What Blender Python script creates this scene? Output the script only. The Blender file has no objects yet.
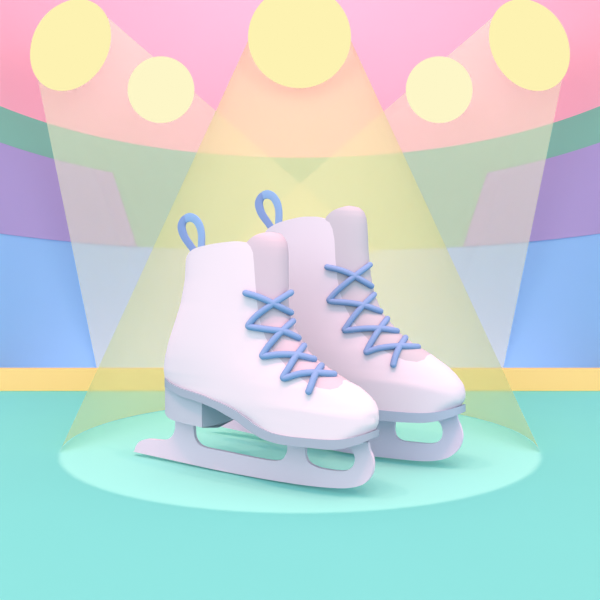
import bpy, bmesh, math
from mathutils import Vector, Matrix
from mathutils.bvhtree import BVHTree
from mathutils.geometry import tessellate_polygon

# ---------------------------------------------------------------- constants
F, CX, CY, H = 631.0, 300.0, 300.0, 0.2      # focal length in pixels, camera height (m)
col = bpy.context.scene.collection
cam_pos = Vector((0, 0, H))

def ray(px, py):
    return Vector(((px - CX) / F, 1.0, (CY - py) / F))

def at_depth(px, py, d):
    return cam_pos + ray(px, py) * d

def px_of(p):
    return CX + F * p.x / p.y

# ---------------------------------------------------------------- materials
def lin(c):
    c = c / 255.0
    return c / 12.92 if c <= 0.04045 else ((c + 0.055) / 1.055) ** 2.4

def rgb(t):
    return (lin(t[0]), lin(t[1]), lin(t[2]), 1.0)

def matte(name, srgb, vary=0.012, scale=6.0, rough=0.9):
    m = bpy.data.materials.new(name); m.use_nodes = True
    nt = m.node_tree; b = nt.nodes['Principled BSDF']
    c = (*srgb, 1.0)                           # linear base colour
    tc = nt.nodes.new('ShaderNodeTexCoord')
    ns = nt.nodes.new('ShaderNodeTexNoise'); ns.inputs['Scale'].default_value = scale
    mx = nt.nodes.new('ShaderNodeMix'); mx.data_type = 'RGBA'
    mx.inputs['A'].default_value = tuple(min(1, v * (1 - vary)) for v in c[:3]) + (1,)
    mx.inputs['B'].default_value = tuple(min(1, v * (1 + vary)) for v in c[:3]) + (1,)
    nt.links.new(tc.outputs['Object'], ns.inputs['Vector'])
    nt.links.new(ns.outputs['Fac'], mx.inputs['Factor'])
    nt.links.new(mx.outputs['Result'], b.inputs['Base Color'])
    b.inputs['Roughness'].default_value = rough
    b.inputs['Specular IOR Level'].default_value = 0.0
    return m

def glow(name, srgb, strength=1.0):
    m = bpy.data.materials.new(name); m.use_nodes = True
    nt = m.node_tree; nt.nodes.clear()
    e = nt.nodes.new('ShaderNodeEmission'); e.inputs['Color'].default_value = rgb(srgb)
    e.inputs['Strength'].default_value = strength
    o = nt.nodes.new('ShaderNodeOutputMaterial'); nt.links.new(e.outputs[0], o.inputs[0])
    return m

def beam_tint(name, color, alpha):
    """thin lit haze: partly clear, partly scattering the light that falls on it both ways"""
    m = bpy.data.materials.new(name); m.use_nodes = True
    nt = m.node_tree; nt.nodes.clear()
    d = nt.nodes.new('ShaderNodeBsdfDiffuse'); t = nt.nodes.new('ShaderNodeBsdfTranslucent')
    for s in (d, t): s.inputs['Color'].default_value = (*color, 1)
    a = nt.nodes.new('ShaderNodeMixShader'); a.inputs[0].default_value = 0.12
    nt.links.new(d.outputs[0], a.inputs[1]); nt.links.new(t.outputs[0], a.inputs[2])
    tr = nt.nodes.new('ShaderNodeBsdfTransparent')
    x = nt.nodes.new('ShaderNodeMixShader'); x.inputs[0].default_value = alpha
    nt.links.new(tr.outputs[0], x.inputs[1]); nt.links.new(a.outputs[0], x.inputs[2])
    o = nt.nodes.new('ShaderNodeOutputMaterial'); nt.links.new(x.outputs[0], o.inputs[0])
    return m

M = {
    'pink':   matte('pink_paint', (0.9149, 0.4189, 0.5674)),
    'green':  matte('sea_green_paint', (0.2286, 0.4794, 0.4257)),
    'purple': matte('lilac_paint', (0.4151, 0.3260, 0.6565)),
    'blue':   matte('sky_blue_paint', (0.2850, 0.4980, 0.9021)),
    'yellow': matte('yellow_paint', (0.9600, 0.6223, 0.2504)),
    'ice':    matte('aqua_ice', (0.2140, 0.6474, 0.5915)),
    'leather_near': matte('white_leather', (0.6107, 0.5846, 0.6729)),
    'leather_far':  matte('pale_lilac_leather', (0.5400, 0.5524, 0.6492)),
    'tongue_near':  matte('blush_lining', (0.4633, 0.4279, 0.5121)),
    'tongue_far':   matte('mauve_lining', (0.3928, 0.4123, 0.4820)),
    'sole_near': matte('blue_grey_sole', (0.2958, 0.3627, 0.4597)),
    'heel_near': matte('blue_grey_heel', (0.4141, 0.4514, 0.5508)),
    'sole_far':  matte('slate_sole', (0.2819, 0.3824, 0.5075)),
    'blade_near': matte('pale_steel', (0.5769, 0.5266, 0.6489)),
    'blade_far':  matte('lavender_steel', (0.5776, 0.5399, 0.7048)),
    'lace': matte('blue_lace', (0.1831, 0.3019, 0.5410)),
    'loop': matte('blue_webbing', (0.1958, 0.3472, 0.5951)),
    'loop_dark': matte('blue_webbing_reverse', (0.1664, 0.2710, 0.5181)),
    'housing': matte('lamp_housing', (0.7130, 0.5716, 0.3328)),
    'lens_big': glow('lamp_glow', (254, 243, 178)),
    'lens_small': glow('pale_lamp_glow', (254, 247, 200)),
    'beam_mid': beam_tint('beam_light_tint', (0.87, 0.775, 0.36), 0.52),  # lamp light of the beam given as yellow sheet colour
    'beam_side': beam_tint('beam_light_tint_thin', (0.96, 0.88, 0.63), 0.42),
}

# ---------------------------------------------------------------- helpers
def link_mesh(name, bm, mat, parent=None, smooth=None):
    bmesh.ops.recalc_face_normals(bm, faces=bm.faces)
    me = bpy.data.meshes.new(name); bm.to_mesh(me); bm.free()
    return link_me(name, me, mat, parent, smooth)

def link_me(name, me, mat, parent=None, smooth=None):
    if mat:
        me.materials.clear(); me.materials.append(mat)
    if smooth is not None:
        me.shade_smooth(); me.set_sharp_from_angle(angle=math.radians(smooth))
    o = bpy.data.objects.new(name, me); col.objects.link(o)
    if parent:
        o.parent = parent
        me.transform(Matrix.Translation(-parent.location))
    return o

def empty(name, loc, label, cat, group=None):
    o = bpy.data.objects.new(name, None); col.objects.link(o)
    o.location = loc; o.empty_display_size = 0.03
    o['label'] = label; o['category'] = cat
    if group: o['group'] = group
    return o

def box(bm, x0, x1, y0, y1, z0, z1, bev=0):
    r = bmesh.ops.create_cube(bm, size=1.0)
    for v in r['verts']:
        v.co = Vector((x0 + (v.co.x + .5) * (x1 - x0), y0 + (v.co.y + .5) * (y1 - y0), z0 + (v.co.z + .5) * (z1 - z0)))
    if bev:
        es = list({e for v in r['verts'] for e in v.link_edges})
        bmesh.ops.bevel(bm, geom=es, offset=bev, segments=2, affect='EDGES', profile=.5)

def interp(pts, x):
    """piecewise linear y(x) through pts sorted by x"""
    if x <= pts[0][0]: return pts[0][1]
    for (a, b), (c, d) in zip(pts, pts[1:]):
        if x <= c:
            return b + (d - b) * (x - a) / (c - a) if c > a else d
    return pts[-1][1]

def smooth_line(pts, n=5, closed=False):
    """Catmull-Rom through points of any dimension"""
    out = []; N = len(pts)
    rng = range(N if closed else N - 1)
    for i in rng:
        g = lambda k: pts[k % N] if closed else pts[max(0, min(N - 1, k))]
        p0, p1, p2, p3 = g(i - 1), g(i), g(i + 1), g(i + 2)
        for j in range(n):
            t = j / n
            out.append(tuple(0.5 * ((2 * b) + (-a + c) * t + (2 * a - 5 * b + 4 * c - d) * t * t + (-a + 3 * b - 3 * c + d) * t ** 3)
                             for a, b, c, d in zip(p0, p1, p2, p3)))
    if not closed: out.append(tuple(pts[-1]))
    return out

def tube(bm, pts, r, seg=10):
    """round-ended tube along 3D points"""
    pts = [Vector(p) for p in pts]
    n = len(pts); rings = []
    tang = [(pts[min(n - 1, i + 1)] - pts[max(0, i - 1)]).normalized() for i in range(n)]
    up = Vector((0.13, -1, 0.2)).normalized()
    path = []
    for k in (0.0, 0.45, 0.8):
        path.append((pts[0] - tang[0] * r * math.cos(k * math.pi / 2), tang[0], max(.02, math.sin(k * math.pi / 2)) * r))
    for p, t in zip(pts, tang): path.append((p, t, r))
    for k in (0.8, 0.45, 0.0):
        path.append((pts[-1] + tang[-1] * r * math.cos(k * math.pi / 2), tang[-1], max(.02, math.sin(k * math.pi / 2)) * r))
    for p, t, rr in path:
        a = (up - t * up.dot(t)).normalized(); b = t.cross(a)
        rings.append([bm.verts.new(p + a * rr * math.cos(2 * math.pi * j / seg) + b * rr * math.sin(2 * math.pi * j / seg)) for j in range(seg)])
    for A, B in zip(rings, rings[1:]):
        for j in range(seg):
            bm.faces.new((A[j], A[(j + 1) % seg], B[(j + 1) % seg], B[j]))
    bm.faces.new(rings[0]); bm.faces.new(rings[-1][::-1])

# ---------------------------------------------------------------- the rink
WD = 1.95                                     # depth of the rear wall at its middle
def wall_off(px):
    t = (px - CX) / 300.0
    return 142.5 + 41.7 * t * t + 9.8 * t ** 4
def wall_depth(px):
    return WD * 142.5 / wall_off(px)
plan = []                                     # plan line of the curved rear wall
for i in range(-30, 31):
    px = CX + i * 10
    d = wall_depth(px); plan.append((d * (px - CX) / F, d))
plan = [(-1.7, plan[0][1])] + plan + [(1.7, plan[-1][1])]
def wall_y(x):
    return interp(plan, x)

def curved(name, x0, x1, zb, zt, front, back, mat, n=60):
    """slab that follows the wall's plan line; zb, zt may be functions of x"""
    bm = bmesh.new(); cols = []
    for x, y in plan:
        b = zb(x) if callable(zb) else zb
        t = zt(x) if callable(zt) else zt
        t = max(t, b + 1e-4)
        cols.append([bm.verts.new(v) for v in ((x, y + front, b), (x, y + front, t), (x, y + back, t), (x, y + back, b))])
    for A, B in zip(cols, cols[1:]):
        for j in range(4):
            bm.faces.new((A[j], A[(j + 1) % 4], B[(j + 1) % 4], B[j]))
    bm.faces.new(cols[0]); bm.faces.new(cols[-1][::-1])
    o = link_mesh(name, bm, mat, None, 30); o['kind'] = 'structure'
    return o

Z_GREEN = H + 142.5 / F * WD
Z_BLUE = H + 48.8 / F * WD
curved('wall_back', -1.7, 1.7, Z_GREEN, 1.35, 0.0, 0.04, M['pink'], 170)
curved('trim_1', -1.7, 1.7, Z_BLUE, Z_GREEN, 0.0, 0.04, M['green'], 170)
curved('trim_2', -1.7, 1.7, -0.06, Z_BLUE, 0.0, 0.04, M['blue'], 170)

# lilac panels fixed on the green band, one on each side
def panel(name, sgn):
    e = lambda px, py: (lambda p: (abs(p.x), p.z))(at_depth(px, py, wall_depth(px) - .006))
    xt, zt1 = e(112, 172.5); xb, _ = e(136.5, 248); xo, zo = e(0, 142)
    def top(x):
        a = abs(x)
        if a >= xt: return min(zt1 + (zo - zt1) * (a - xt) / (xo - xt), Z_GREEN - .01)
        return Z_BLUE + (zt1 - Z_BLUE) * max(0, (a - xb) / (xt - xb))
    bm = bmesh.new(); cols = []
    xs = sorted(set([xb + (xt - xb) * i / 6 for i in range(7)] + [x for x, y in plan if x > xb + .004 and abs(x - xt) > .004 and x < 1.69] + [1.69]))
    for a in xs:
        x = a * sgn; y = wall_y(x)
        t = max(top(x), Z_BLUE + 1e-4)
        cols.append([bm.verts.new(v) for v in ((x, y - .006, Z_BLUE), (x, y - .006, t), (x, y - .0002, t), (x, y - .0002, Z_BLUE))])
    for A, B in zip(cols, cols[1:]):
        for j in range(4): bm.faces.new((A[j], A[(j + 1) % 4], B[(j + 1) % 4], B[j]))
    bm.faces.new(cols[0]); bm.faces.new(cols[-1][::-1])
    o = link_mesh(name, bm, M['purple'], None, 30); o['kind'] = 'structure'
panel('trim_3', -1); panel('trim_4', 1)

D_BAR = H * F / 91.0
bm = bmesh.new(); box(bm, -1.7, 1.7, -1.2, D_BAR + .03, -.06, 0)
o = link_mesh('floor', bm, M['ice']); o['kind'] = 'structure'
bm = bmesh.new(); box(bm, -1.7, 1.7, D_BAR, D_BAR + .028, 0, H - 69 / F * D_BAR, .0008)
o = link_mesh('rink_barrier', bm, M['yellow'])
o['label'] = 'long low yellow barrier board between aqua ice and blue wall'; o['category'] = 'barrier'

# ---------------------------------------------------------------- lamps
def lamp(name, px, py, rpx, depth, tilt_dir, tilt, lens, label, group):
    c = at_depth(px, py, depth); r = rpx / F * depth
    view = (cam_pos - c).normalized()
    right = Vector((view.y, -view.x, 0)).normalized() * -1
    right = Vector((1, 0, 0)) - view * view.x; right.normalize()
    up = view.cross(right) if view.cross(right).z > 0 else right.cross(view)
    side = right * math.cos(tilt_dir) + up * math.sin(tilt_dir)
    # aim the lens so that it is seen as the wanted oval: semi-axes rpx and rpx*cos(tilt), short axis along tilt_dir
    def shape(v):
        nv = (view + right * v[0] + up * v[1]).normalized(); cc = at_depth(v[3], v[4], depth)
        a = nv.orthogonal().normalized(); b = nv.cross(a)
        P = [cc + (a * math.cos(t) + b * math.sin(t)) * v[2] for t in [2 * math.pi * i / 48 for i in range(48)]]
        X = [CX + F * p.x / p.y for p in P]; Y = [CY - F * (p.z - H) / p.y for p in P]
        mx_, my_ = (max(X) + min(X)) / 2, (max(Y) + min(Y)) / 2
        return [mx_, my_, sum((x - mx_) ** 2 for x in X) / 48, sum((y - my_) ** 2 for y in Y) / 48, sum((x - mx_) * (y - my_) for x, y in zip(X, Y)) / 48], nv, cc
    ca, sa = math.cos(tilt_dir), math.sin(tilt_dir); l1, l2 = rpx ** 2 / 2, (rpx * math.cos(tilt)) ** 2 / 2
    goal = [px, py, l1 * sa * sa + l2 * ca * ca, l1 * ca * ca + l2 * sa * sa, (l1 - l2) * ca * sa]
    v = [math.tan(tilt) * ca, math.tan(tilt) * sa, r, px, py]; wgt = (8, 8, 1, 1, 1)
    def err(v): return sum(w_ * (g - s) ** 2 for w_, g, s in zip(wgt, goal, shape(v)[0]))
    step = [.1, .1, r * .05, 2, 2]; e = err(v)
    for _ in range(400):
        moved = False
        for i in range(5):
            for sg in (1, -1):
                q = list(v); q[i] += sg * step[i]; e2 = err(q)
                if e2 < e: v, e, moved = q, e2, True; break
        if not moved:
            step = [x * .6 for x in step]
            if step[0] < 1e-5: break
    _, n, c = shape(v); r = v[2]
    a = n.orthogonal().normalized(); b = n.cross(a)
    root = empty(name, c, label, 'spotlight', group)
    def lathe(part, prof, mat, seg=64):
        bm = bmesh.new(); rings = []
        for (s, rr) in prof:
            rings.append([bm.verts.new(c + n * s * r + (a * math.cos(2 * math.pi * j / seg) + b * math.sin(2 * math.pi * j / seg)) * rr * r) for j in range(seg)])
        for A, B in zip(rings, rings[1:]):
            for j in range(seg): bm.faces.new((A[j], A[(j + 1) % seg], B[(j + 1) % seg], B[j]))
        bm.faces.new(rings[0]); bm.faces.new(rings[-1][::-1])
        return link_mesh(part, bm, mat, root, 40)
    lathe('lens', [(0, 1.0), (.02, .985), (.045, .8), (.06, .4), (.065, .02)], lens)
    lathe('housing', [(-.003, .97), (-.09, .93), (-.17, .75), (-.22, .5), (-.235, .15)], M['housing'])
    # bracket arm from the back of the housing to the rear wall
    s = c - n * r * .2; dirv = -view
    t = 0.0
    while True:
        p = s + dirv * t
        if p.y > wall_y(p.x) or t > 3: break
        t += .004
    bm = bmesh.new(); tube(bm, [s, s + dirv * (t * .5), s + dirv * t], r * .12, 12)
    link_mesh('bracket_arm', bm, M['housing'], root, 40)
    return c, r

G = 'round stage spotlights above the rink'
PHI = math.radians(38.7); TD = math.radians(-29.3)
cL, rL = lamp('spotlight', 70.5, 45, 48.3, 1.30, TD, PHI, M['lens_big'],
     'large yellow oval spotlight in the upper left corner, turned inward', G)
cR, rR = lamp('spotlight', 529.5, 45, 48.3, 1.30, math.pi - TD, PHI, M['lens_big'],
     'large yellow oval spotlight in the upper right corner, turned inward', G)
LD = 1.35
cM, rM = lamp('spotlight', 299.5, 37, 51.5, LD, -math.pi / 2, .1, M['lens_big'],
     'largest yellow round spotlight, top centre, above the middle beam', G)
lamp('spotlight', 161, 89.7, 33.4, 1.15, 0, 0, M['lens_small'],
     'small pale round spotlight on the left, without a beam of its own', G)
lamp('spotlight', 439.2, 89.7, 33.4, 1.15, 0, 0, M['lens_small'],
     'small pale round spotlight on the right, without a beam of its own', G)

# ---------------------------------------------------------------- light beams, built as tinted sheets
def shell(name, A, B, mat, label, n=24):
    bm = bmesh.new(); rows = []
    for k in range(n + 1):
        t = k / n
        rows.append([bm.verts.new(Vector(a).lerp(Vector(b), t)) for a, b in zip(A, B)])
    for P, Q in zip(rows, rows[1:]):
        for j in range(len(P) - 1): bm.faces.new((P[j], P[j + 1], Q[j + 1], Q[j]))
    o = link_mesh(name, bm, mat, None, 60)
    o['label'] = label; o['category'] = 'light beam'; o['kind'] = 'thing'
    o['group'] = 'beams of the spotlights'
    return o

dr, df = H * F / 101.0, H * F / 213.0
MC, MR = (dr + df) / 2, (dr - df) / 2         # centre depth and radius of the lit circle on the ice
tang = math.asin(MR / MC)
A, B = [], []
NB = 96
for i in range(NB + 1):
    # bottom: the rear rim of the lit circle between its two widest points; top: rear of the lamp rim
    t0 = tang - .07
    ang = (math.pi + t0) - (math.pi + 2 * t0) * i / NB
    B.append((MR * math.cos(ang), MC + MR * math.sin(ang), .0012))
    a2 = math.pi - math.pi * i / NB
    k = (LD + .1) / LD
    A.append((cM.x * k + rM * k * math.cos(a2) * .995, (LD + .1) + rM * .5 * math.sin(a2), H + (cM.z - H) * k))
shell('light_beam', A, B, M['beam_mid'], 'wide yellow beam from the centre spotlight down to the lit circle on the ice')

def side_beam(mirror, label):
    mx = (lambda p: 600 - p) if mirror else (lambda p: p)
    top = [(38, 80), (60, 62), (85, 40), (106, 16)]
    end = [(97.5, 372), (135, 372), (168, 371), (195, 345), (240, 318), (290, 292), (335, 268), (362, 253), (380, 252.5)]
    def resample(pts, n):
        L = [0]
        for a, b in zip(pts, pts[1:]): L.append(L[-1] + math.dist(a, b))
        out = []
        for i in range(n + 1):
            s = L[-1] * i / n
            out.append((interp([(l, p[0]) for l, p in zip(L, pts)], s), interp([(l, p[1]) for l, p in zip(L, pts)], s)))
        return out
    A = [at_depth(mx(x), y, 1.40) for x, y in resample(top, 80)]
    B = [at_depth(mx(x), y, wall_depth(mx(x)) - .008) for x, y in resample(end, 80)]
    shell('light_beam', A, B, M['beam_side'], label)
side_beam(False, 'pale yellow beam slanting down from the upper left oval spotlight')
side_beam(True, 'pale yellow beam slanting down from the upper right oval spotlight')

# ---------------------------------------------------------------- skates
def build_skate(S):
    g0, g1 = S['ground']                       # two image points on the ice line under the blade
    P = []
    for px, py in (g0, g1):
        d = H * F / (py - CY); P.append(Vector((d * (px - CX) / F, d, 0)))
    d = (P[1] - P[0]).normalized(); nn = Vector((d.y, -d.x, 0))
    if nn.y > 0: nn = -nn                      # nn points from the skate to the viewer's side
    O = P[0]
    def un(px, py, s=0.0):
        """pixel -> (u, z) on the vertical plane at offset s"""
        r = ray(px, py); t = (s - (cam_pos - O).dot(nn)) / r.dot(nn)
        q = cam_pos + r * t
        return ((q - O).dot(d), q.z)
    def W(u, s, z): return O + d * u + nn * s + Vector((0, 0, z))
    def kof(u):
        v = (W(u, 0, 0) - cam_pos); return abs(v.dot(d) / v.dot(nn))
    mid = W((un(*S['toe_mid'])[0]) * .5, 0, 0)
    root = empty('ice_skate', (mid.x, mid.y, 0), S['label'], 'ice skate', 'pair of ice skates')

    # ---- plan outline of the sole: a long rounded oval whose ends meet the sole's end columns
    sxl, sxr, SB, SP = S['sole_x'][0], S['sole_x'][1], S['bw'] * 1.03, 2.6
    def fit_plan(xl, xr, yl, yr, b, p):
        uL, uR = un(xl, yl)[0], un(xr, yr)[0]
        c, a = (uL + uR) / 2, (uR - uL) / 2
        sc = (un(301, 430)[0] - un(300, 430)[0])
        for _ in range(14):
            xs = [px_of(W(u, v, 0)) for u, v in oval(c, a, b, p)]
            lo, hi = c - a + (xl - min(xs)) * sc, c + a + (xr - max(xs)) * sc
            c, a = (lo + hi) / 2, (hi - lo) / 2
        return c, a
    def oval(c, a, b, p, seg=160):
        out = []
        for j in range(seg):
            t = 2 * math.pi * (j + .5) / seg; ct, st = math.cos(t), math.sin(t)
            out.append((c + a * math.copysign(abs(ct) ** (2 / p), ct), b * math.copysign(abs(st) ** (2 / p), st)))
        return out
    sc0, sa0 = fit_plan(sxl, sxr, S['sole_top'][0][1], S['sole_top'][-1][1], SB, SP)
    def env(u):
        t = min(1, abs(u - sc0) / sa0)
        return SB * (1 - t ** SP) ** (1 / SP)

    # ---- the whole boot volume as horizontal slices
    BW = S['bw']
    oc = un
    Lp = sorted([(z, u) for u, z in (oc(x, y) for x, y in S['left'])] + [(un(x, y, BW)[1], un(x, y, 0)[0]) for x, y in S['sole_mid']])
    Rp = sorted((z, u) for u, z in (oc(x, y) for x, y in S['right']))
    z_heel = un(*S['left'][0])[1]
    z0 = max(Lp[0][0], Rp[0][0] - .004); z1 = min(Lp[-1][0], Rp[-1][0])
    NZ = 110
    def half_width(z, A):
        b = BW * (0.90 + 0.10 * math.cos(min(1, max(0, (z - z0) / (z1 - z0))) * math.pi))
        return min(b, 1.25 * A)
    def slice_pts(z, uL, uR, fa=1.0, fb=1.0, seg=64):
        c = (uL + uR) / 2; A = max((uR - uL) / 2, 1e-4); b = half_width(z, A)
        f = min(1, max(0, (z_heel - z) / .02)); f = f * f * (3 - 2 * f); pL = 2.3 + 1.9 * f; pR = 2.2
        def half(k, p):
            qq = p / (p - 1)
            return max(A ** qq - (k * b) ** qq, (.3 * A) ** qq) ** (1 / qq)
        aL, aR = half(kof(uL), pL), half(kof(uR), pR)
        out = []
        for j in range(seg):
            t = 2 * math.pi * j / seg; ct, st = math.cos(t), math.sin(t)
            a_, p = (aR, pR) if ct > 0 else (aL, pL)
            u = c + math.copysign(abs(ct) ** (2 / p), ct) * a_ * fa; v = abs(st) ** (2 / p) * b * fb
            g = min(1, max(0, (z - z_heel - .004) / .05))        # towards the sole the boot keeps inside the sole's outline
            g = max(g, min(1, max(0, (sc0 + .25 * sa0 - u) / (.35 * sa0))))
            v = min(v, .965 * env(min(max(u, sc0 - sa0 * .999), sc0 + sa0 * .999)) * (1 - g) + 1.5 * b * g + g * .01)
            out.append(W(u, math.copysign(v, st), z))
        return out
    def loft(levels):
        bm = bmesh.new(); rings = [[bm.verts.new(p) for p in pts] for pts in levels]
        for A, B in zip(rings, rings[1:]):
            n = len(A)
            for j in range(n): bm.faces.new((A[j], A[(j + 1) % n], B[(j + 1) % n], B[j]))
        bm.faces.new(rings[0]); bm.faces.new(rings[-1][::-1])
        bmesh.ops.recalc_face_normals(bm, faces=bm.faces)
        return bm
    levels = []
    for i in range(NZ + 1):
        t = i / NZ; z = z0 + (z1 - z0) * (1 - (1 - t) ** 1.25)
        levels.append(slice_pts(z, interp(Lp, z), interp(Rp, z)))
    bmB = loft(levels)
    bvh = BVHTree.FromBMesh(bmB)
    meB = bpy.data.meshes.new('boot'); bmB.to_mesh(meB); bmB.free()
    def hit(px, py):
        loc, nor, i, dist = bvh.ray_cast(cam_pos, ray(px, py).normalized())
        return loc, nor

    # ---- prism of the tongue region
    def on_boot(x, y):
        loc, nor = hit(x, y)
        return ((loc - O).dot(d), loc.z) if loc is not None else un(x, y, BW * .25)
    def prism(poly, s1=.09, s2=-.09):
        bm = bmesh.new()
        fr = [bm.verts.new(W(u, s1, z)) for u, z in poly]; bk = [bm.verts.new(W(u, s2, z)) for u, z in poly]
        bm.faces.new(fr); bm.faces.new(bk[::-1])
        for i in range(len(fr)):
            j = (i + 1) % len(fr); bm.faces.new((fr[j], fr[i], bk[i], bk[j]))
        bmesh.ops.triangulate(bm, faces=bm.faces)
        bmesh.ops.recalc_face_normals(bm, faces=bm.faces)
        if bm.calc_volume(signed=True) < 0: bmesh.ops.reverse_faces(bm, faces=bm.faces)
        me = bpy.data.meshes.new('prism'); bm.to_mesh(me); bm.free()
        return me
    edge = smooth_line(S['tongue_edge'][:7], 4)[:-1] + S['tongue_edge'][6:]
    meT = prism([on_boot(x, y) for x, y in edge] + [un(x, y, 0) for x, y in S['tongue_out']])
    # everything above the collar line, taken off the quarters
    cl = [on_boot(x, y) for x, y in smooth_line(S['collar'], 4)]
    meQ = prism(cl + [(cl[-1][0] + .05, cl[-1][1]), (cl[-1][0] + .05, .6), (cl[0][0] - .05, .6), (cl[0][0] - .05, cl[0][1])])
    # ---- the opening for the foot
    _, zr = un(S['open'][0], S['open'][1]); _, zb = un(S['open'][0], S['open'][2])
    lv = []
    for i in range(13):
        z = zb + (z1 + .02 - zb) * i / 12; zc = min(z, zr)
        f = min(1, .35 + i / 5)
        pts = slice_pts(zc, interp(Lp, zc), interp(Rp, zc), .85 * f, .82 * f, 48)
        lv.append([Vector((p.x, p.y, z)) for p in pts])
    bmC = loft(lv); meC = bpy.data.meshes.new('cavity'); bmC.to_mesh(meC); bmC.free()

    def boolean(me, ops):
        o = bpy.data.objects.new('tmp', me); col.objects.link(o)
        tmp = []
        for op, m2 in ops:
            q = bpy.data.objects.new('tmp2', m2); col.objects.link(q); tmp.append(q)
            md = o.modifiers.new('b', 'BOOLEAN'); md.operation = op; md.object = q; md.solver = 'EXACT'
        dg = bpy.context.evaluated_depsgraph_get(); dg.update()
        r = bpy.data.meshes.new_from_object(o.evaluated_get(dg))
        for q in tmp + [o]: bpy.data.objects.remove(q)
        return r
    boot = boolean(meB, [('DIFFERENCE', meT), ('DIFFERENCE', meQ), ('DIFFERENCE', meC)])
    tong = boolean(meB, [('INTERSECT', meT), ('DIFFERENCE', meC)])
    link_me('boot', boot, S['m_boot'], root, 35)
    link_me('tongue', tong, S['m_tongue'], root, 35)

    # ---- sole: rounded plan, its side wall follows the top and bottom lines
    def plan_wall(xl, xr, b, top, bot, name, mat, u_cut=None, expo=2.6, seg=160, zlift=0.0):
        c0, a0 = fit_plan(xl, xr, top[0][1], top[-1][1], b, expo)
        R = oval(c0, a0, b, expo, seg)
        if u_cut is not None:
            R = [(min(u, u_cut), s) for u, s in R]
            q = []
            for p in R:
                if not q or math.dist(p, q[-1]) > 1e-6: q.append(p)
            R = q
        def zz(u, s):
            uc = c0 + .70 * a0; rise = 0
            if u > uc:                         # the toe end runs on nearly level
                rise = (u - uc) / (.30 * a0); s = b * (1 - .70 ** expo) ** (1 / expo); u = uc
            w = W(u, abs(s), 0); x = px_of(w)
            a_ = (H + (CY - interp(top, x)) / F * w.y + .009 * rise ** 2, H + (CY - interp(bot, x)) / F * w.y + .012 * rise ** 2)
            return a_
        bm = bmesh.new(); T, Bt = [], []
        for u, s in R:
            zt, zb_ = zz(u, s)
            T.append(bm.verts.new(W(u, s, zt + zlift))); Bt.append(bm.verts.new(W(u, s, zb_)))
        n = len(R)
        for j in range(n): bm.faces.new((T[j], T[(j + 1) % n], Bt[(j + 1) % n], Bt[j]))
        # caps: join opposite sides by strips along the length
        order = sorted(range(n), key=lambda j: (R[j][0]))
        def cap(V):
            near = sorted([j for j in range(n) if R[j][1] > 0], key=lambda j: R[j][0])
            farr = sorted([j for j in range(n) if R[j][1] <= 0], key=lambda j: R[j][0])
            m = min(len(near), len(farr))
            near, farr = near[:m], farr[:m]
            for i in range(m - 1):
                vs = []
                for v in (V[near[i]], V[near[i + 1]], V[farr[i + 1]], V[farr[i]]):
                    if v not in vs: vs.append(v)
                if len(vs) > 2:
                    try: bm.faces.new(vs)
                    except ValueError: pass
        cap(T); cap(Bt)
        bmesh.ops.holes_fill(bm, edges=[e for e in bm.edges if e.is_boundary], sides=0)
        return link_mesh(name, bm, mat, root, 35)
    plan_wall(S['sole_x'][0], S['sole_x'][1], BW * 1.03, smooth_line(S['sole_top'], 4), smooth_line(S['sole_bot'], 4), 'sole', S['m_sole'])
    # heel block
    hx = S['heel_x']; ucut = un(hx, S['heel_bot'][-1][1], BW * .76)[0]
    plan_wall(S['sole_x'][0] + .4, S['sole_x'][1], BW * .8, smooth_line(S['heel_top'], 4), smooth_line(S['heel_bot'], 4), 'heel', S['m_heel'], u_cut=ucut, expo=3.0)

    # ---- blade: one steel plate with runner and posts
    pts = smooth_line(S['blade'], 5, closed=True)
    th = .0022
    uz = [un(x, y, th) for x, y in pts]
    uz = [(u, max(z, 0.0003)) for u, z in uz]
    tri = tessellate_polygon([[Vector((u, z, 0)) for u, z in uz]])
    bm = bmesh.new()
    fv = [bm.verts.new(W(u, th, z)) for u, z in uz]; bv = [bm.verts.new(W(u, -th, z)) for u, z in uz]
    for a, b, c in tri:
        try: bm.faces.new((fv[a], fv[b], fv[c])); bm.faces.new((bv[c], bv[b], bv[a]))
        except ValueError: pass
    for i in range(len(fv)):
        j = (i + 1) % len(fv); bm.faces.new((fv[j], fv[i], bv[i], bv[j]))
    link_mesh('blade', bm, S['m_blade'], root, 30)

    # ---- laces lying over quarter and tongue
    r = S['lace_r']
    bm = bmesh.new()
    for st in S['laces']:
        px = smooth_line(st, 7); P3 = []; last = None
        hits = [hit(x, y) for x, y in px]
        offs = []
        for (x, y), (loc, nor) in zip(px, hits):
            offs.append((loc - O).dot(nn) if loc is not None else None)
        # carry the surface offset over gaps, then smooth it so the cord runs taut
        known = [i for i, v in enumerate(offs) if v is not None]
        for i in range(len(offs)):
            if offs[i] is None:
                k = min(known, key=lambda q: abs(q - i)); offs[i] = offs[k] - .0
        for _ in range(6):
            offs = [offs[i] if i in (0, len(offs) - 1) else max(offs[i], (offs[i - 1] + offs[i + 1]) / 2) for i in range(len(offs))]
        for (x, y), s in zip(px, offs):
            u, z = un(x, y, s + r * .75)
            P3.append(W(u, s + r * .75, z))
        tube(bm, P3, r, 10)
    link_mesh('lace', bm, M['lace'], root, 50)

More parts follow.
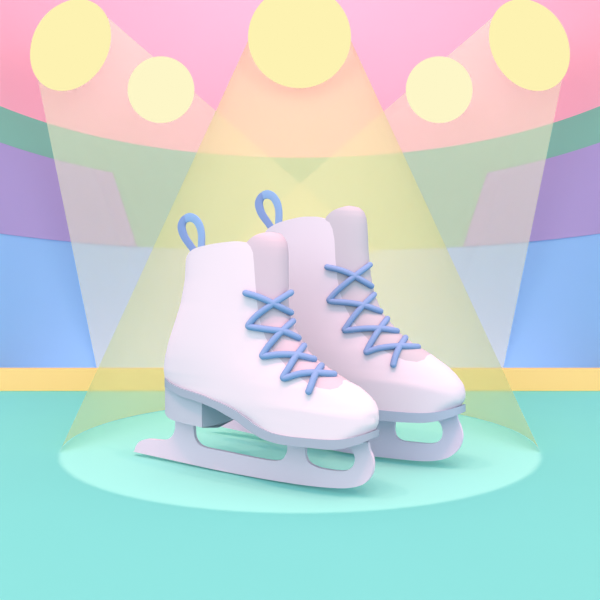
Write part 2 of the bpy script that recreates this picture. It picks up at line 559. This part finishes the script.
    # ---- pull loop of webbing at the back of the collar
    def band(pts, w, s0, s1, name, mat, parent):
        pts = smooth_line(pts, 6); n = len(pts)
        uzl = [un(x, y, (s0 + s1) / 2) for x, y, _ in pts]
        bm = bmesh.new(); rings = []
        for i in range(n):
            a = Vector(uzl[max(0, i - 1)]); b = Vector(uzl[min(n - 1, i + 1)]); t = (b - a).normalized(); q = Vector((-t.y, t.x))
            sc = pts[i][2] * w; f = i / (n - 1); s = s0 + (s1 - s0) * f
            c = Vector(uzl[i]); ring = []
            for k in range(12):
                an = 2 * math.pi * k / 12
                e = c + q * sc * math.copysign(abs(math.cos(an)) ** .4, math.cos(an))
                ring.append(bm.verts.new(W(e.x, s + .0014 * math.copysign(abs(math.sin(an)) ** .4, math.sin(an)), e.y)))
            rings.append(ring)
        for A, B in zip(rings, rings[1:]):
            for j in range(12): bm.faces.new((A[j], A[(j + 1) % 12], B[(j + 1) % 12], B[j]))
        bm.faces.new(rings[0]); bm.faces.new(rings[-1][::-1])
        o = link_me_child(name, bm, mat, parent)
        return o
    def link_me_child(name, bm, mat, parent):
        bmesh.ops.recalc_face_normals(bm, faces=bm.faces)
        me = bpy.data.meshes.new(name); bm.to_mesh(me); bm.free()
        me.transform(Matrix.Translation(-root.location))
        me.materials.append(mat); me.shade_smooth(); me.set_sharp_from_angle(angle=math.radians(45))
        o = bpy.data.objects.new(name, me); col.objects.link(o); o.parent = parent
        return o
    dx, dy = S['loop']
    sh = lambda L: [(x + dx, y + dy, w) for x, y, w in L]
    front = sh([(185.8, 218.6, 1.0), (190, 217.3, 1.0), (195.5, 219.6, .98), (199.5, 225.5, .98), (201.4, 233, .95), (201.6, 241, .95), (201, 252, .95)])
    back = sh([(196.5, 254, .85), (190.5, 245.5, .9), (185, 237.5, 1.0), (182.2, 230.5, 1.12), (181.8, 225, 1.15), (184.5, 219.7, 1.0), (189, 217.5, .8)])
    w = 4.6 / F * (cam_pos - root.location).length * 1.0
    lp = band(front, w, .004, .004, 'pull_loop', M['loop'], root)
    band(back, w, .001, .001, 'loop_reverse', M['loop_dark'], lp)
    return root

near = {
    'label': 'front ice skate, white boot with blue crossed laces, the nearer of the pair',
    'ground': ((210, 469.5), (300, 486.5)), 'toe_mid': (340, 440), 'bw': .036,
    'left': [(165, 378), (163.6, 368), (165, 355), (168.7, 340), (174, 324), (180.7, 303), (184.7, 281), (185.7, 263), (186.3, 252), (186.8, 220)],
    'collar': [(170, 275), (184, 262), (187, 256), (190, 251.5), (196.7, 247.6), (211, 244.2), (227, 241.9), (238, 241.3), (246.5, 242.6)],
    'sole_mid': [(170, 388), (190, 397), (204, 401), (225, 410), (240, 418), (255, 430), (270, 437), (290, 442)],
    'right': [(368, 441), (375, 433), (378.6, 425), (379.8, 419), (379.2, 412), (375.5, 403), (369, 395.5), (360, 388), (350, 383), (344.5, 379), (335.4, 373.3),
              (319, 362), (308, 351), (299.6, 337.5), (293, 323), (289.6, 310), (288.8, 296), (288.7, 270), (288.7, 255), (288.2, 247), (287, 241.5), (285, 237), (281.5, 233.4), (277, 230.5), (270, 226)],
    'tongue_edge': [(290, 228), (284, 231.3), (280, 231.8), (272.7, 231.7), (260.7, 233.2), (252.7, 236.7), (246.5, 242.3), (250.4, 246.6), (253, 252.5), (254.3, 268), (255.3, 283), (256.7, 300), (258.3, 313.7), (261, 325), (265.7, 338), (273, 351),
                    (286, 366), (295, 374), (308, 383.4), (319, 388), (330, 389.6), (338, 388), (342.5, 384), (344, 380)],
    'tongue_out': [(352, 372), (352, 300), (310, 250)],
    'open': (235, 262, 300),
    'sole_x': (164.6, 379),
    'sole_top': [(160, 374), (165, 378), (170, 383), (180, 388), (192, 392), (204, 396), (215, 401), (225, 405), (240, 413.5), (255, 425), (270, 432.5), (285, 436), (300, 437.8),
                 (330, 440), (354, 438.5), (367, 435), (375, 430.5), (379, 424)],
    'sole_bot': [(160, 384), (165, 387), (180, 396), (192, 400), (204, 404.3), (215, 409), (226.5, 415.6), (237, 421.6), (249, 431), (261, 438.5), (276, 443.5), (288, 445.6), (300, 446.8),
                 (333, 450.4), (354, 450), (367, 447.5), (373.5, 443.5), (377.4, 437.5), (379, 430)],
    'heel_x': 202.8,
    'heel_top': [(160, 382), (165, 384), (180, 391), (204, 400), (230, 411)],
    'heel_bot': [(164, 411), (165.5, 414), (168, 417.5), (175, 421), (188, 424.3), (203, 427.8)],
    'blade': [(134.6, 451.8), (134.4, 451.0), (135.6, 446.5), (139.5, 441.6), (145.5, 439.4), (153, 439.4), (162, 440.2), (168.5, 438.8), (173, 434.5), (175, 428), (175.3, 420), (176, 413),
              (192.5, 415), (193.5, 422), (193.6, 429), (194.5, 437), (198.5, 443.8), (205.5, 447.6), (222, 451), (240, 454.8), (264, 459.6), (276, 460.8), (282.5, 459), (286.5, 453), (287.4, 446), (287.5, 439),
              (305, 441), (305.2, 448), (305.4, 456), (309, 463), (318, 467.6), (328, 469.8), (338, 471), (346.5, 470.6), (353, 466), (354.8, 458.5), (353, 452.5), (350, 447),
              (366, 442), (369, 449.5), (372.4, 458), (373.2, 467), (370.7, 476.5), (363.5, 484), (353, 487.4), (339, 488.3), (318, 486.8), (300, 484.7), (270, 480), (240, 474.6), (210, 468.6), (180, 462), (137, 452.5)],
    'lace_r': .0036,
    'laces': [
        [(245.5, 293), (260, 297.5), (274, 304), (291, 312.5)],
        [(291, 292.5), (274, 303), (258, 314.5), (250, 323), (248.4, 326), (252.5, 327.2), (270, 329.7), (285, 331.8), (298.5, 338)],
        [(293, 321), (281, 332), (270, 344), (263.3, 353.5), (262.6, 356), (266, 356), (280, 354.4), (297, 355), (314, 359)],
        [(304, 345.6), (295, 357.5), (288, 369), (283.6, 376), (283.6, 378), (287, 377.5), (300.5, 373.6), (316, 372.6), (334, 374)],
        [(321.4, 365.6), (315.5, 374), (311.5, 384), (308.6, 391.5)]],
    'loop': (0, 0),
    'm_boot': M['leather_near'], 'm_tongue': M['tongue_near'], 'm_sole': M['sole_near'], 'm_heel': M['heel_near'], 'm_blade': M['blade_near'],
}
def sf(x, y):                                   # unseen parts of the rear skate repeat the front one's shape
    return (x + 78 + max(0, min(6, (x - 290) / 9)), y - 27)
def q(L): return [sf(*p) for p in L]
far = {
    'label': 'rear ice skate, pale lilac boot with blue crossed laces, half hidden behind the other',
    'ground': ((339, 452.6), (405, 462.6)), 'toe_mid': (425, 415), 'bw': .040,
    'left': [sf(165, 378), sf(163.6, 368), sf(165, 355), sf(168.7, 340), sf(174, 324), sf(180.7, 303), sf(184.7, 281), sf(185.7, 258), (264.5, 190)],
    'collar': [(248, 252), (262, 240), (264.8, 233), (268, 228.7), (275, 224.3), (283, 221.2), (299, 217.3), (310, 216.6), (319, 217), (325, 219)],
    'sole_mid': q(near['sole_mid'][:-1]) + [(375, 414)],
    'right': [(455, 415), (462, 405), (465.3, 400), (466, 394), (463.7, 385), (456.5, 375), (449, 367.8), (441, 361.8), (429, 353), (414, 344.5), (399, 332.5), (382.5, 313), (375, 295), (370.8, 274),
              (368.6, 250), (368, 235), (367.4, 224), (366.3, 216.5), (364.3, 211.2), (361, 207.8), (356.5, 205.2), (348, 200)],
    'tongue_edge': [(370, 202), (362, 205), (355, 205.4), (345, 206.3), (333, 210.6), (325.3, 218.6), (329.5, 222.5), (332.5, 229), (334.5, 240), (335.4, 259), (337.5, 280), (340.5, 294), (345, 307), (351.5, 319), (360, 331), (372, 343), (381, 349), (390, 353.8), (405, 360.4),
                    (417, 362), (424.5, 359.5), (428, 355), (428.4, 352)],
    'tongue_out': [(440, 345), (440, 270), (395, 225)],
    'open': (310, 236, 275),
    'sole_x': (243, 465.5),
    'sole_top': q(near['sole_top'][:12]) + [(363, 408.5), (378, 410), (399, 412), (420, 413), (441, 411.4), (456, 407.5), (464, 402.6), (466, 400)],
    'sole_bot': q(near['sole_bot'][:11]) + [(364, 419), (378.6, 420.4), (399, 422.2), (420, 422.8), (438, 421.9), (453, 419.5), (460.5, 416), (464, 410.5), (466, 407)],
    'heel_x': 281,
    'heel_top': q(near['heel_top']), 'heel_bot': q(near['heel_bot']),
    'blade': q(near['blade'][:26]) + [(376, 413), (394.5, 414), (394.6, 422), (394, 430), (396.6, 437.5), (403.5, 441.2), (416, 442.6), (429, 443.8), (436.5, 442.4), (441.6, 437.8), (442.5, 430), (440.5, 424), (437, 417),
              (453.5, 412), (457.5, 420), (460.8, 428), (462.3, 437.5), (459.2, 448), (450, 456.6), (438, 460.3), (423, 461.2), (399, 459.2), (372, 456.2), (348, 453), (318, 447.5), (288, 441.5), (258, 435)],
    'lace_r': .0038,
    'laces': [
        [(327, 267), (342, 270.6), (355.5, 276.6), (371.5, 286)],
        [(370, 264.8), (355.5, 275.5), (339, 289), (330.5, 298), (329.3, 300.4), (333, 301.5), (348, 302.7), (364.5, 305.5), (380.5, 311.3)],
        [(374, 294.5), (364.5, 304), (354, 316), (345.5, 328), (344.8, 330.2), (348, 330.2), (366, 328.4), (384, 328.8), (397, 331)],
        [(387.4, 318.6), (378, 331), (371, 342.5), (366.6, 350.8), (366.8, 352.2), (370, 351), (381, 347.8), (399, 346), (418, 346.8)],
        [(405.4, 337.6), (399.5, 347), (395.5, 356), (393.2, 364.8)]],
    'loop': (77.3, -23),
    'm_boot': M['leather_far'], 'm_tongue': M['tongue_far'], 'm_sole': M['sole_far'], 'm_heel': M['sole_far'], 'm_blade': M['blade_far'],
}
build_skate(near)
build_skate(far)

# ---------------------------------------------------------------- light
SKY_TOP, SKY_FRONT = 0.85, 2.05               # stronger world light behind the viewer, added to lift the walls
w = bpy.data.worlds.new('World'); bpy.context.scene.world = w; w.use_nodes = True
bg = w.node_tree.nodes['Background']
wn = w.node_tree
tcw = wn.nodes.new('ShaderNodeTexCoord'); dotn = wn.nodes.new('ShaderNodeVectorMath'); dotn.operation = 'DOT_PRODUCT'
dotn.inputs[1].default_value = (0, -1, 0)
mr = wn.nodes.new('ShaderNodeMapRange'); mr.inputs['From Min'].default_value = -0.6; mr.inputs['From Max'].default_value = 1.0
mr.inputs['To Min'].default_value = SKY_TOP; mr.inputs['To Max'].default_value = SKY_FRONT
wn.links.new(tcw.outputs['Generated'], dotn.inputs[0]); wn.links.new(dotn.outputs['Value'], mr.inputs['Value'])
wn.links.new(mr.outputs['Result'], bg.inputs['Strength'])
bg.inputs['Color'].default_value = (1.04, .97, 1.0, 1)

def added_circle_spot(apex, power, color):
    """added, unseen spot whose cone meets the ice exactly in the lit circle (axes of the oblique cone through it)"""
    a = Vector(apex); best = None
    pts = [Vector((MR * math.cos(t), MC + MR * math.sin(t), 0)) - a for t in [2 * math.pi * i / 72 for i in range(72)]]
    # iterate the axis until the cone is centred on it
    ax = sum((p.normalized() for p in pts), Vector()).normalized()
    X = Vector((1, 0, 0))
    for _ in range(60):
        # principal frame: one axis lies in the vertical plane through apex and circle centre
        h = (Vector((0, MC, 0)) - a); hp = Vector((h.x, h.y, 0)).normalized()
        Y = (Vector((0, 0, 1)) - ax * ax.z).normalized() if abs(ax.z) < .999 else hp
        X = Y.cross(ax).normalized(); Y = ax.cross(X).normalized() * -1
        ty = [p.dot(Y) / p.dot(ax) for p in pts]
        ax = (ax + Y * (max(ty) + min(ty)) / 2).normalized()
    X = ax.cross(Y).normalized()
    ty = max(abs(p.dot(Y) / p.dot(ax)) for p in pts); tx = max(abs(p.dot(X) / p.dot(ax)) for p in pts)
    L = bpy.data.lights.new('added_circle_spot', 'SPOT'); L.energy = power; L.color = color
    L.shadow_soft_size = .004; L.spot_blend = 0.0
    L.spot_size = 2 * math.atan(tx)
    o = bpy.data.objects.new('added_circle_spot', L); col.objects.link(o)
    Z = -ax; Yv = Z.cross(X)
    m = Matrix((X, Yv, Z)).transposed().to_4x4()
    o.matrix_world = Matrix.Translation(a) @ m @ Matrix.Diagonal((1, ty / tx, 1, 1))
    return o
for ax_, ay_ in ((-1.0, -.1), (-.5, -.5), (0, -.7), (.5, -.5), (1.0, -.1)):  # unseen spots added in place of the centre lamp; several, to thin shadows
    added_circle_spot((ax_, ay_, 2.9), 86.0, (1.0, .38, .33))

cam = bpy.data.cameras.new('Camera'); cam.sensor_width = 36; cam.lens = F / 600 * 36
cam.clip_start = .01
co = bpy.data.objects.new('Camera', cam); co.location = cam_pos; co.rotation_euler = (math.pi / 2, 0, 0)
col.objects.link(co); sc = bpy.context.scene; sc.camera = co
sc.view_settings.view_transform = 'Standard'; sc.view_settings.look = 'None'
sc.view_settings.gamma = 1.0; sc.view_settings.exposure = 0.0; sc.view_settings.use_curve_mapping = False
